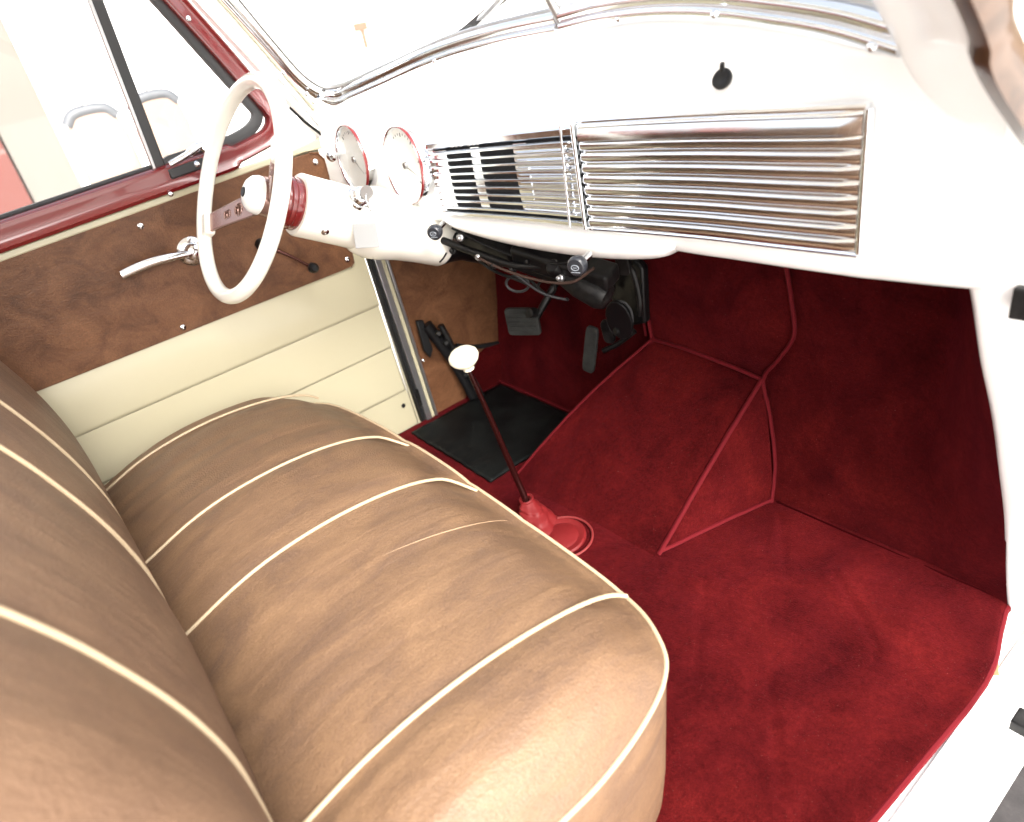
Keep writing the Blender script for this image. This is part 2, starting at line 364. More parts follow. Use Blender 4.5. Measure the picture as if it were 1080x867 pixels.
moulding(LB, 'chrome_moulding'); moulding(RB, 'chrome_moulding')
MB().tube(curve([(-.560, .115, 1.085), (-.580, .175, .985), (-.585, .222, .912), (-.572, .268, .886), (-.46, .336, .907), (-.25, .374, .94), (.012, .392, .953)], 6), .005, 8).build('glass_seal', STEEL, ws)
MB().tube(curve([(.03, .392, .955), (.22, .37, .958), (.42, .342, .937), (.578, .31, .902)], 6), .005, 8).build('glass_seal', STEEL, ws)
MB().tube([(.017, .385, .93), (.017, .33, 1.03), (.017, .20, 1.20)], .0075, 10).build('centre_bar', STEEL, ws)
for P in ([(-.585, .27, .88), (.012, .388, .94), (.012, .22, 1.22), (-.54, .06, 1.16)], [(.022, .388, .94), (.585, .30, .885), (.54, .06, 1.16), (.022, .22, 1.22)]):
    mesh_obj('glass_pane', P, [(0, 1, 2, 3)], GLASS, ws, smooth=False)
for x, y, z in ((-.30, .347, .905), (-.594, .212, .885), (.335, .333, .922), (.545, .295, .880), (.16, .357, .93)):
    dot((x, y, z), (0, -1, .3), .005, .004, parent=ws)
# wiper lying outside the left pane
wp = thing('windscreen_wiper', 'thin wiper arm lying against the outside of the driver pane', 'wiper')
MB().tube(curve([(-.35, .40, .925), (-.24, .42, .955), (-.10, .40, 1.0)], 5), .007, 8).build('wiper_arm', STEEL, wp)
MB().box((-.25, .415, .952), (.22, .006, .012), Euler((0, -.33, .1)).to_matrix()).build('wiper_blade', GREYRUB, wp, smooth=False)

# ================================================================== DASHBOARD
dash = thing('dashboard', 'glossy white metal dashboard spanning the cabin below the windscreen', 'dashboard')
YF = [(-.70, .235), (-.60, .258), (-.45, .276), (-.30, .302), (-.1, .322), (.09, .33), (.3, .325), (.45, .311), (.55, .302), (.62, .290), (.68, .282)]
def yf(x): return sinterp(YF, x)
def ztop(x): return interp([(-.7, .80), (-.30, .800), (.09, .828), (.54, .846), (.7, .846)], x)
def zlow(x): return interp([(-.7, .620), (-.30, .622), (.09, .626), (.3, .630), (.54, .645), (.68, .664)], x)
def base_pt(x):
    T = [(-.66, .25, .855), (-.60, .265, .86), (-.46, .325, .878), (-.25, .365, .912), (0.0, .38, .925), (.22, .36, .93), (.42, .333, .907), (.575, .303, .872), (.68, .295, .855)]
    return Vector((x, sinterp([(a, b) for a, b, c in T], x), sinterp([(a, c) for a, b, c in T], x)))
rows = []
NX = 70
for i in range(NX+1):
    x = -.672 + (.675+.672)*i/NX; Y = yf(x); zt = ztop(x); zl = zlow(x); B = base_pt(x)
    ctrl = [(Y+.055, zl-.006), (Y+.03, zl-.014), (Y+.010, zl-.012), (Y, zl), (Y-.002, zl+.03), (Y-.003, (zl+zt)/2), (Y, zt-.015), (Y+.006, zt), ((Y+B.y)/2-.004, (zt+B.z)/2+.010), (B.y-.006, B.z-.003), (B.y+.03, B.z-.002)]
    rows.append([Vector((x, a, b)) for a, b in ctrl])
D = MB().grid(rows); dp = D.build('dash_panel', WHITE, dash, angle=80, sub=1)
# return flange on the right end + white cheek
# lower housing bulge under the grille
rows = []
for i in range(31):
    t = i/30; x = -.315 + .575*t; Y = yf(x); zl = zlow(x); e = math.sin(math.pi*t)**.42 if 0 < t < 1 else 0.
    h = .052*e*(1.0 if t < .75 else 1.0); d = .030*e
    rows.append([Vector((x, Y+.004, zl+.010)), Vector((x, Y-.004-d*.35, zl-.002)), Vector((x, Y-.004-d*.6, zl-h*.45)), Vector((x, Y+.002, zl-h*.9)), Vector((x, Y+.03, zl-h)), Vector((x, Y+.10, zl-h*.7)), Vector((x, Y+.12, zl-.004))])
MB().grid(rows).build('lower_housing', WHITE, dash, angle=80, sub=1)
# gauges
def gauge(cx, cz, r, sweep):
    cy = yf(cx)-.006; ax = Vector((-.05, -1, .06)).normalized(); o = Vector((cx, cy, cz))
    bez = MB().lathe([(-.03, r*1.02), (.006, r*1.02), (.009, r*1.01), (.010, r*.99), (.008, r*.975), (.002, r*.965)], o, ax, 56).build('bezel', CHROME, dash)
    MB().lathe([(.005, r*1.025), (.0085, r*1.032), (.0115, r*1.018), (.0105, r*.998)], o, ax, 56).build('maroon_ring', MAROON, bez)
    MB().lathe([(.002, r*.97), (.002, 0)], o, ax, 56).build('dial', DIAL, bez)
    gl = MB().lathe([(.006, r*.955), (.009, r*.6), (.010, 0)], o, ax, 40).build('glass_cover', GLASS, bez)
    u = ax.cross(Vector((0, 0, 1))).normalized(); v = u.cross(ax)
    tk = MB()
    for k in range(25):
        a = math.radians(-30 + 240*k/24); dd = u*math.cos(a)+v*math.sin(a); l = .10 if k % 4 == 0 else .06
        p = o+ax*.0026; q = dd.cross(ax)*.0006*(2 if k % 4 == 0 else 1)
        tk.prism([p+dd*r*(.84-l)-q, p+dd*r*(.84-l)+q, p+dd*r*.84+q, p+dd*r*.84-q], ax*.0004)
    tk.build('tick_marks', BLACK, bez, smooth=False)
    a = math.radians(sweep); dd = u*math.cos(a)+v*math.sin(a); q = dd.cross(ax)*.0016; p = o+ax*.004
    nd = MB().prism([p-dd*r*.12-q, p-dd*r*.12+q, p+dd*r*.7], ax*.0008); nd.lathe([(.002, .007), (.007, .006), (.007, 0)], o, ax, 16); nd.build('pointer', STEEL, bez, smooth=False)
gauge(-.380, .730, .074, 200); gauge(-.552, .742, .069, 215)
# radio grille and glovebox: mapped sheet on the dash face
XL, XM, XR = -.300, .088, .545
def gz(x, t): return interp([(XL, .634), (XM, .642), (XR, .672)], x)*(1-t) + interp([(XL, .776), (XM, .803), (XR, .824)], x)*t
def F(x, t, out): return Vector((x, yf(x)-.004-out, gz(x, t)))
# --- ribbed glovebox door
NR = 8
def rib(t):
    if t > .955: return .004*(1-((t-.955)/.045)**2)+.002
    if t > .84: return .005+.0035*math.cos((t-.84)/.115*1.4)
    s_ = (t/.84*NR) % 1; return .001 + .0052*(1-abs(2*s_-1)**3.2)
ts = [i/260 for i in range(261)]
rows = []
for i in range(41):
    x = XM+.004 + (XR-XM-.008)*i/40; e = min(1, (40-i)/1.6)
    rows.append([F(x, t, rib(t)*(.25+.75*e) + .003 if i < 41 else 0) for t in ts])
G = MB().grid(rows)
gb = G.build('glovebox_door', CHROME, dash, angle=50)
fr = MB(); lp = [F(XR-.002, t/12, .004) for t in range(13)] + [F(XR-(XR-XM)*t/20, 1, .005) for t in range(1, 20)]
fr.tube([F(XR+.002, t/12, .003) for t in range(13)], .005, 10); fr.build('door_rim', CHROME, gb)
MB().tube([F(XM+(XR-XM)*t/24, 1.01, .003) for t in range(25)], .004, 8).build('door_rim', CHROME, gb)
MB().tube([F(XM+(XR-XM)*t/24, -.012, .003) for t in range(25)], .0035, 8).build('door_rim', CHROME, gb)
# --- radio grille
rg = MB(); rows = []
for i in range(25):
    x = XL + (XM-XL)*i/24; rows.append([F(x, t, .0025) for t in (0.0, .25, .5, .75, 1.0)])
rgb = rg.grid(rows).build('radio_grille', HOLESHADE, dash)  # flat black sheet before the dash, painted as shade between the slats
def strip(x0, x1, t0, t1, out0, out1, mb, n=10):
    rows = []
    for i in range(n+1):
        x = x0+(x1-x0)*i/n
        rows.append([F(x, t0, out0-.006), F(x, t0, out0), F(x, t0+(t1-t0)*.3, out1), F(x, t0+(t1-t0)*.7, out1), F(x, t1, out0), F(x, t1, out0-.006)])
    mb.grid(rows, closed=True); nn = 6; k = len(mb.v)-nn*(n+1); mb.f += [tuple(range(k, k+nn)), tuple(range(len(mb.v)-nn, len(mb.v)))]
for k in range(9):                                   # horizontal chrome slats
    t0 = .10+.0885*k; sb = MB(); strip(XL+.004, XM-.002, t0-.006, t0+.044, .009, .0135, sb, 14); sb.build('slat', CHROME, rgb, angle=50)
for x0, x1 in ((XL+.002, -.252), (-.182, -.158), (-.068, -.035)):
    pb = MB(); strip(x0, x1, .09, .86, .005, .0075, pb, 4); pb.build('grille_backing', CHROME, rgb, angle=50)
tb = MB(); strip(XL, XM-.001, .865, 1.0, .004, .012, tb, 16); tb.build('top_rail', CHROME, rgb, angle=50)
tb = MB(); strip(XL, XM-.001, -.01, .075, .004, .012, tb, 16); tb.build('bottom_rail', CHROME, rgb, angle=50)
tb = MB(); strip(XL-.004, XL+.010, -.01, 1.0, .002, .007, tb, 2); tb.build('end_rail', CHROME, rgb, angle=50)
rb = MB(); rows = []
for i in range(15):                                  # blank ribbed half beside the openings
    x = -.060+(XM-.012+.060)*i/14; rows.append([F(x, .09+.75*t, .006+.004*abs(math.sin(math.pi*t*9))) for t in ts[::2]])
rb.grid(rows); rb.build('ribbed_blank', CHROME, rgb, angle=50)
for xx, ww in ((XM-.028, .004), (XM-.002, .006)):
    vb = MB(); vb.tube([F(xx-.010*(1-t/8) if xx < XM-.01 else xx, t/8, .0125) for t in range(9)], ww*.55, 8); vb.build('upright_bar', CHROME, rgb)
lb = MB()
for k in range(6): lb.box(F(XL+.075+.012*k+(.012 if k > 2 else 0), .93, .0105), (.007, .0016, .012))
lb.build('station_marks', STEEL, rgb, smooth=False)
# black keyhole with cover in the dash top, above the glovebox
kx = .352; ky = yf(kx)+.004
MB().lathe([(0, .0125), (.003, .0125), (.004, .008), (.002, .004), (.002, 0)], (kx, .322, .853), (.1, -.8, .5), 24).build('lock_hole', BLACK, dash)
MB().tube([(kx+.003, .317, .863), (kx+.006, .314, .872)], .003, 8).build('lock_flap', BLACK, dash)
# two grey pull knobs below the grille
def pull(px, py, pz, r, nm, ax=(.35, -1, -.05)):
    ax = Vector(ax).normalized(); o = Vector((px, py, pz))
    k = MB().lathe([(.0, r*.45), (.004, r*.9), (.012, r*1.05), (.018, r*1.02), (.021, r*.85), (.022, 0)], o, ax, 28).build(nm, GREYKNOB, dash)
    MB().lathe([(-.03, .006), (-.004, .006), (-.002, r*.5), (.001, r*.45)], o, ax, 16).build('knob_stem', CHROME, k)
    u = ax.cross(Vector((0, 0, 1))).normalized(); v = u.cross(ax); c = o + ax*.0222
    mk = MB(); mk.tube([c + u*math.cos(a*.314)*r*.42+v*math.sin(a*.314)*r*.28 for a in range(20)], .0009, 6, closed=True)
    mk.tube([c-u*r*.5-v*r*.5, c+u*r*.5-v*r*.5], .0009, 6); mk.tube([c-u*r*.2, c+u*r*.2], .0009, 6); mk.build('knob_symbol', MARK, k)
pull(.112, .272, .604, .0155, 'pull_knob'); pull(-.300, .270, .611, .0150, 'pull_knob', (.6, -1, -.1))
# small chrome knob near the trim corner
MB().lathe([(-.02, .004), (0, .004), (.003, .010), (.010, .013), (.016, .009), (.018, 0)], (-.60, .235, .755), (.5, -1, .1), 20).build('chrome_knob', CHROME, dash)

# ================================================================== STEERING
AX = Vector((0, .868, -.497)).normalized(); W = Vector((-.404, -.048, .774)); E1 = Vector((1, 0, 0)); E2 = E1.cross(AX) * -1
if E2.z < 0: E2 = -E2
sw = thing('steering_wheel', 'large thin-rimmed ivory steering wheel on the driver side', 'steering wheel', W)
MB().tube([W + E1*.188*math.cos(a*math.pi/48) + E2*.188*math.sin(a*math.pi/48) for a in range(96)], .0138, 16, closed=True).build('rim', IVORY, sw)
for a in (207, 27):
    a = math.radians(a); d = E1*math.cos(a)+E2*math.sin(a); q = AX.cross(d)
    H = W + AX*.045
    # tapered flat spoke with two holes
    rws = []; holes = ((.075, .0105), (.106, .0085))
    A0, A1 = .030, .178; w0, w1 = .024, .017
    out = []
    bm = bmesh.new()
    def P(s_, v_, lift=0): return W + d*s_ + q*v_ + AX*(.045*(1-(s_-.03)/.148)**1.2 + lift)
    n = 60; m_ = 12; grid_ = {}
    for i in range(n+1):
        s_ = A0+(A1-A0)*i/n; hw = w0+(w1-w0)*i/n
        for j in range(m_+1):
            v_ = hw*(2*j/m_-1); ss, vv = s_, v_
            grid_[i, j] = bm.verts.new(P(ss, vv))
    for i in range(n):
        for j in range(m_):
            sc_ = A0+(A1-A0)*(i+.5)/n; vc = (w0+(w1-w0)*(i+.5)/n)*(2*(j+.5)/m_-1)
            if any((sc_-hs_)**2+vc**2 < hr*hr for hs_, hr in holes): continue
            bm.faces.new([grid_[i, j], grid_[i+1, j], grid_[i+1, j+1], grid_[i, j+1]])
    me = bpy.data.meshes.new('spoke'); bm.to_mesh(me); bm.free(); me.materials.append(ROSE)
    so = bpy.data.objects.new('spoke', me); COL.objects.link(so); so.parent = sw
    sm = so.modifiers.new('s', 'SOLIDIFY'); sm.thickness = .004
    for p in me.polygons: p.use_smooth = True
    cl = MB(); cl.box(P(.170, 0), (.030, .044, .020), Matrix((d, q, AX)).transposed()); cl.build('spoke_clamp', IVORY, so, bevel=.004)
    for hs_, hr in holes:
        MB().tube([P(hs_, 0, -.0002)+d*hr*math.cos(k*.3142)+q*hr*math.sin(k*.3142) for k in range(20)], .0022, 8, closed=True).build('hole_rim', ROSE, so)
MB().lathe([(.030, .034), (.052, .036), (.060, .034), (.075, .030)], W, AX, 40).build('hub', ROSE, sw)
MB().lathe([(.0, 0), (.001, .012), (.006, .024), (.014, .032), (.024, .035), (.034, .034)], W+AX*.006, AX, 40).build('horn_button', WHITE, sw)
MB().lathe([(-.001, .0), (-.001, .008), (.002, .010)], W+AX*.006, AX, 24).build('button_emblem', BLACK, sw)
# column
sc_ = thing('steering_column', 'thick ivory steering column cowl sloping under the dashboard', 'steering column', W+AX*.08)
MB().lathe([(.070, .030), (.072, .043), (.078, .046), (.086, .0475), (.102, .049), (.108, .047), (.109, .03)], W, AX, 48).build('maroon_collar', MAROON, sc_)
for t in (.080, .090, .100): MB().lathe([(t-.002, .0470), (t, .0492), (t+.002, .0475)], W, AX, 48).build('collar_ridge', MAROON, sc_)
MB().lathe([(.104, .044), (.1045, .056), (.108, .0585), (.20, .0590), (.26, .0605), (.262, .060)], W, AX, 56).build('upper_cowl', IVORY, sc_)
MB().lathe([(.215, .050), (.235, .0655), (.262, .0725), (.29, .0705), (.33, .064), (.38, .060), (.436, .0585), (.441, .0565), (.441, .04)], W, AX, 56).build('lower_cowl', IVORY, sc_)
MB().lathe([(.436, .030), (.438, .054), (.452, .052), (.47, .044), (.50, .034), (.62, .030)], W, AX, 32).build('column_tube', BLACK, sc_)
u_ = E1; v_ = AX.cross(E1)
def colp(t, ang, r): a = math.radians(ang); return W + AX*t + (E1*math.cos(a) + E2*math.sin(a))*r, (E1*math.cos(a) + E2*math.sin(a))
p, nrm = colp(.150, -38, .0595); dot(p, nrm, .0075, .004, parent=sc_)
p, nrm = colp(.432, -40, .0588)
sl_ = MB().tube([colp(.424, a, .0592)[0] for a in range(-52, -20, 4)], .0022, 6).build('cowl_slot', BLACK, sc_)
p, nrm = colp(.205, 38, .060)
ig = MB().lathe([(-.01, .020), (.010, .020), (.016, .018), (.020, .013), (.020, 0)], p, nrm, 32).build('ignition_lock', CHROME, sc_)
MB().lathe([(-.002, .024), (.004, .0235), (.006, .021)], p, nrm, 32).build('lock_collar', CHROME, ig)
p2 = p + nrm*.032 + Vector((.006, -.004, -.004))
kb = MB().lathe([(-.0016, 0.0), (-.0016, .013), (.0016, .013), (.0016, 0)], p2, Vector((.5, -.6, .3)), 24)
kb.prism([p+nrm*.012+Vector((0, -.003, -.003)), p+nrm*.012+Vector((0, .003, .003)), p2+Vector((0, .003, .003)), p2+Vector((0, -.003, -.003))], (.0018, 0, 0))
key = kb.build('ignition_key', STEEL, None); tag(key, 'round-headed metal key standing in the ignition lock', 'key')
pr_ = p2 + Vector((.012, -.018, -.024))
MB().tube([p2+Vector((.004, -.004, -.008)) + Vector((.35*math.cos(k*.26), -.35*math.cos(k*.26), -math.sin(k*.26)-.6))*.016 for k in range(24)], .0011, 6, closed=True).build('key_ring', STEEL, key)
tg = MB(); c0 = colp(.222, -4, .066)[0] + Vector((.016, -.016, -.016)); RR = Matrix((Vector((.62, .76, -.18)), Vector((.2, -.25, -1)).normalized(), Vector((.62, .76, -.18)).cross(Vector((.2, -.25, -1)).normalized()))).transposed()
tg.box(c0, (.048, .046, .0022), Euler((math.radians(78), math.radians(4), math.radians(42))).to_matrix())
tgo = tg.build('key_tag', PAPER, None, bevel=.0009); tag(tgo, 'blank square white tag hanging from the ignition key', 'key tag')

# ================================================================== UNDER-DASH LINKAGE
lk = thing('steering_linkage', 'tangle of black rods, brackets and cable loops under the dashboard', 'linkage', (-.25, .42, .48))
def rodset(nm, pts, r, m=BLACK, **k): return MB().tube(curve(pts, 5), r, 10).build(nm, m, lk, **k)
rodset('support_tube', [(-.37, .335, .565), (-.29, .37, .535), (-.20, .40, .505), (-.11, .43, .478)], .018)
rodset('shift_rod', [(-.36, .30, .575), (-.27, .33, .545), (-.18, .36, .52), (-.12, .39, .52)], .008)
rodset('cable', [(-.35, .34, .56), (-.28, .36, .50), (-.22, .39, .47), (-.19, .42, .44), (-.22, .44, .43), (-.25, .43, .46)], .0035, DUSTY)
rodset('cable', [(-.22, .37, .50), (-.17, .40, .45), (-.13, .43, .43), (-.15, .45, .42)], .003, GREYRUB)
rodset('wire', [(-.33, .32, .57), (-.24, .33, .53), (-.14, .36, .50), (-.05, .38, .50), (.0, .40, .53)], .0028, mat('brown_wire', (.05, .025, .018), .6))
rodset('wire', [(-.31, .31, .60), (-.22, .35, .55), (-.10, .38, .53), (.02, .39, .56)], .003, RUBBER)
rodset('wire', [(-.30, .34, .57), (-.21, .39, .53), (-.13, .42, .50), (-.06, .43, .515)], .004, RUBBER)
bx_ = MB(); bx_.box((-.27, .375, .558), (.13, .06, .045), Euler((.5, .35, .3)).to_matrix()); bx_.build('bracket', DUSTY, lk, bevel=.005)
bx_ = MB(); bx_.box((-.13, .41, .53), (.15, .07, .05), Euler((.4, .25, .3)).to_matrix()); bx_.build('bracket', BLACK, lk, bevel=.008)
bx_ = MB(); bx_.box((-.035, .43, .505), (.09, .05, .04), Euler((.3, .2, .2)).to_matrix()); bx_.build('bracket', DUSTY, lk, bevel=.008)
MB().lathe([(-.05, .0), (-.05, .022), (-.02, .028), (.03, .030), (.045, .024), (.05, 0)], (-.045, .42, .475), (.8, .2, -.35), 28).build('horn_relay', DUSTY, lk)
MB().lathe([(-.03, .0), (-.03, .016), (.02, .018), (.03, .012), (.03, 0)], (-.10, .40, .51), (.2, -.6, .5), 24).build('flasher_can', BLACK, lk)
for p_, a_ in (((-.335, .318, .545), (.5, -.7, .3)), ((-.27, .335, .535), (.6, -.6, .4)), ((-.235, .345, .52), (.5, -.8, .2)), ((-.30, .32, .578), (.6, -.7, .2)), ((-.195, .362, .512), (.5, -.8, .2)), ((-.155, .375, .53), (.4, -.8, .2)), ((-.085, .39, .50), (.4, -.8, .3))):
    MB().lathe([(-.006, .008), (.004, .009), (.008, .007), (.009, .004), (.018, .004), (.019, 0)], p_, a_, 12).build('bolt', STEEL if random.random() < .2 else DUSTY, lk)
MB().tube([Vector((-.245, .40, .455)) + Vector((.024*math.cos(k*.3), .012*math.cos(k*.3), .018*math.sin(k*.3))) for k in range(21)], .003, 8, closed=True).build('spring_loop', GREYRUB, lk)
MB().tube([Vector((-.16, .41, .458)) + Vector((.018*math.cos(k*.3), .008*math.cos(k*.3), .016*math.sin(k*.3))) for k in range(21)], .003, 8, closed=True).build('spring_loop', DUSTY, lk)

# ================================================================== DRIVER DOOR
door = thing('car_door', 'closed driver door with brown vinyl trim over ribbed cream panel', 'car door', (XD, -.2, 0))
# lower cream pressing with stepped boards
zs = [(.0, 0), (.113, .0), (.117, .006), (.121, .009), (.127, .010), (.2465, .0), (.2505, .006), (.254, .009), (.260, .010), (.3665, .0), (.370, .006), (.374, .009), (.380, .010), (.486, .001), (.489, 0), (.55, 0), (.70, 0)]
rows = [[Vector((XD - .004 + dx*.75, y, z)) for z, dx in zs] for y in (-.95, -.6, -.3, -.1, .1, .2, .27)]
rows.append([Vector((XD-.007, .284 - .022*z/.5, z)) for z, dx in zs]); rows.append([Vector((XD-.03, .288 - .022*z/.5, z)) for z, dx in zs])
MB().grid(rows).build('lower_panel', CREAM, door, angle=25)
MB().prism([(XD-.012, -.95, .0), (XD-.012, .28, .0), (XD-.012, .24, .775), (XD-.012, -.95, .70)], (-.04, 0, 0)).build('door_skin', CREAM, door, smooth=False)
def zsill(y): return .742 + .050*(y+.43)
# brown trim panel
tp = [(y, .4885) for y in (-.95, -.5, -.1, .2)] + [(.225, .4895), (.236, .497), (.238, .52), (.240, .60), (.242, .70), (.240, .742), (.230, .758), (.21, .763)] + [(y, zsill(y)-.005) for y in (.12, 0, -.2, -.43, -.95)]
MB().prism([(XD+.003, y, z) for y, z in tp], (-.006, 0, 0)).build('trim_panel', TRIM, door, bevel=.0015, angle=30)
MB().tube([(XD+.003, y, z) for y, z in tp[4:12]], .0026, 8).build('trim_edging', TRIM, door)
# cream bead above the trim, then the maroon window garnish
MB().prism([(XD+.004, y, zsill(y)+dz) for y, dz in ((-.95, -.0065), (.20, -.0065), (.245, -.012), (.245, .012), (.18, .008), (-.95, .008))], (-.02, 0, 0)).build('cream_bead', CREAM, door, bevel=.003)
fl = []      # maroon frame centreline
base_l = [(y, zsill(y)+.034) for y in (-.95, -.6, -.3, -.1, .03)] + [(.09, .808), (.135, .820), (.158, .848), (.150, .880), (.118, .945), (.085, 1.01), (.045, 1.085), (.02, 1.13)]
cl_ = curve([(XD+.004, y, z) for y, z in base_l], 7)
rows = []
for i, p in enumerate(cl_):
    t = (cl_[min(i+1, len(cl_)-1)]-cl_[max(i-1, 0)]).normalized(); n = t.cross(Vector((1, 0, 0))).normalized()
    wd = .026 if p.y < .05 and p.z < .9 else .018
    sec = [(-.012, -1), (.004, -1), (.012, -.8), (.013, -.45), (.008, .0), (.010, .4), (.014, .7), (.010, .95), (-.012, 1)]
    rows.append([p + Vector((a, 0, 0)) - n*b*wd*-1 for a, b in sec])
MB().grid(rows, closed=True).build('maroon_window_frame', MAROON, door, angle=50)
# dark weather strip inside the frame
inner = [(y, zsill(y)+.062) for y in (-.95, -.3, -.1, .03)] + [(.075, .832), (.112, .845), (.128, .866), (.118, .892), (.088, .95), (.055, 1.015), (.017, 1.09), (-.005, 1.13)]
ci = curve([(XD-.004, y, z) for y, z in inner], 7); rows = []
for i, p in enumerate(ci):
    t = (ci[min(i+1, len(ci)-1)]-ci[max(i-1, 0)]).normalized(); n = t.cross(Vector((1, 0, 0))).normalized()
    wd = .005 if p.y < -.1 else .011
    rows.append([p + Vector((a, 0, 0)) + n*b*wd for a, b in ((-.01, -1), (.003, -1), (.006, -.2), (.004, 1), (-.01, 1))])
MB().grid(rows, closed=True).build('weather_strip', GREYRUB, door, angle=50)
# division bar
db = MB(); db.prism([(XD+.004, -.102, 1.13), (XD+.004, -.078, 1.13), (XD+.004, -.090, .79), (XD+.004, -.114, .79)], (-.016, 0, 0)); db.build('division_bar', GREYRUB, door, bevel=.004)
db = MB(); db.prism([(XD+.007, -.104, 1.13), (XD+.007, -.098, 1.13), (XD+.007, -.110, .80), (XD+.007, -.116, .80)], (-.012, 0, 0)); db.build('bar_lip', STEEL, door, bevel=.001)
mesh_obj('window_glass', [(XD-.008, -.95, .74), (XD-.008, -.10, .78), (XD-.008, -.09, 1.13), (XD-.008, -.95, 1.13)], [(0, 1, 2, 3)], GLASS, door, smooth=False)
vg = mesh_obj('vent_window', [(XD-.006, -.09, .80), (XD-.006, .10, .84), (XD-.006, .115, .87), (XD-.006, -.005, 1.13), (XD-.006, -.08, 1.13)], [(0, 1, 2, 3, 4)], GLASS, door, smooth=False)
vl = MB(); vl.box((XD+.012, -.055, .803), (.012, .075, .020), Euler((.06, 0, 0)).to_matrix()); vl.build('latch_plate', GREYRUB, door, bevel=.003)
vh = MB(); vh.tube(curve([(XD+.03, -.088, .820), (XD+.033, -.05, .829), (XD+.03, -.022, .838), (XD+.025, -.008, .836)], 5), [.006]*6+[.008]*10, 10); vh.lathe([(-.012, .008), (.01, .010), (.014, .006), (.014, 0)], (XD+.022, -.012, .834), (1, 0, 0), 20); vh.build('vent_latch', CHROME, door)
for y in (-.035, -.01): dot((XD+.018, y, .806), (1, 0, 0), .0065, .006, parent=door)
# screws
for y, z in ((-.105, .766), (.052, 1.055)): dot((XD+.017, y, z), (1, 0, 0), .005, .003, parent=door)
for y, z in ((-.181, .723), (-.187, .502), (.218, .742), (.222, .510)): dot((XD+.004, y, z), (1, 0, 0), .0062, .0035, parent=door)
# inner door handle (chrome lever) and winder
hc = Vector((XD+.004, -.108, .646))
hd_ = MB().lathe([(0, .030), (.004, .030), (.008, .026), (.010, .019), (.018, .017), (.026, .015), (.030, .009), (.031, 0)], hc, (1, 0, 0), 36).build('door_handle', CHROME, door)
rows = []
for i in range(13):
    t = i/12; c = hc + Vector((.026+.006*math.sin(t*3.1), -.000 - .148*t, .000 + .013*math.sin(t*2.4) - .004*t)); hw = .0055 + .002*math.sin(t*3)+.0028*t; th = .0042
    rows.append([c+Vector((th*math.cos(a), 0, hw*math.sin(a))) for a in [k*math.pi/6 for k in range(12)]])
b_ = MB().grid(rows, closed=True); b_.f += [tuple(range(12)), tuple(range(len(b_.v)-12, len(b_.v)))]; b_.build('handle_lever', CHROME, hd_)
wc = Vector((XD+.004, .035, .612))
wr = MB().lathe([(0, .013), (.005, .013), (.012, .010), (.03, .009), (.034, 0)], wc, (1, 0, 0), 28).build('window_crank', DUSTY, door)
MB().tube(curve([wc+Vector((.028, 0, 0)), wc+Vector((.038, .04, -.035)), wc+Vector((.040, .078, -.075))], 6), [.008]*4+[.006]*9, 10, flat=.7).build('crank_arm', mat('dark_chrome', (.16, .07, .06), .2, .8), wr)
MB().lathe([(-.004, 0), (-.004, .008), (.004, .012), (.014, .0115), (.020, .006), (.020, 0)], wc+Vector((.040, .081, -.078)), (1, 0, .1), 24).build('crank_knob', BLACK, wr)
dot((XD-.001, .255, .075), (1, 0, 0), .006, .002, parent=door, m=DUSTY)

# ================================================================== BENCH SEAT
seat = thing('bench_seat', 'full-width brown vinyl bench seat with cream piping', 'bench seat', (0, -.3, 0))
PROF = [(-.62, .27), (-.48, .310), (-.38, .343), (-.30, .3565), (-.20, .358), (-.10, .344), (-.03, .318), (.01, .283), (.03, .262)]
PX = [-.573, -.19, .034, .42, .60]
XLs, XRs = -.612, .574
CHN = [(-.548, -.19), (-.19, .034), (.034, .185), (.185, .42), (.42, .56)]
def crown(x, y):
    z = sinterp(PROF, y)
    z -= .020*((x)/.6)**2 * .6
    dr = XRs - x
    if dr < .11: z = .286 + (z-.286)*(1-(1-max(dr, 0)/.11)**2.4)
    dl = x-XLs
    if x < -.19: z -= .017*((-.19-x)/.383)**1.4
    if dl < .034: z -= .022*(1-dl/.034)**2
    for a, b in CHN:
        if a < x < b:
            t = (x-a)/(b-a); z += (.0065 if x > -.19 else .0045)*(1-(2*t-1)**4) * (.35 if b == .185 or a == .185 else 1)
    # shallow pull folds across the wide panels
    if y < .0:
        f_ = 1.5 if x < -.19 else .7
        z += f_*(.0030*noise.noise(Vector((x*26, y*2.6, 1.3)))-.0030*max(0, .35-abs(noise.noise(Vector((x*22+3, y*3.0, 4)))))*min(1, -y/.06))
    return z
def outline(n_side=26):
    """plan outline, closed, starting rear-left going to rear-right and round the front"""
    pts = []
    yb = -.60; yfm = .028; rR = .13; rL = .10
    for i in range(n_side): pts.append((XLs+(XRs-XLs)*i/n_side, yb))
    for i in range(20): pts.append((XRs, yb+(yfm-rR-yb)*i/20))
    for i in range(14):
        a = math.pi/2*i/14; pts.append((XRs-rR+rR*math.cos(a), yfm-rR+rR*math.sin(a)))
    for i in range(n_side*2): pts.append((XRs-rR-(XRs-rR-XLs-rL)*i/(n_side*2), yfm))
    for i in range(12):
        a = math.pi/2+math.pi/2*i/12; pts.append((XLs+rL+rL*math.cos(a), yfm-rL+rL*math.sin(a)))
    for i in range(20): pts.append((XLs, yfm-rL-(yfm-rL-yb)*i/20))
    return pts
OUT = outline()
def rimz(x, y): return crown(min(max(x, XLs+.0), XRs), y) - .006
def inset(x, y, k):
    cx = min(max(x, -.36), .33); cy = -.27
    return cx+(x-cx)*k, cy+(y-cy)*k
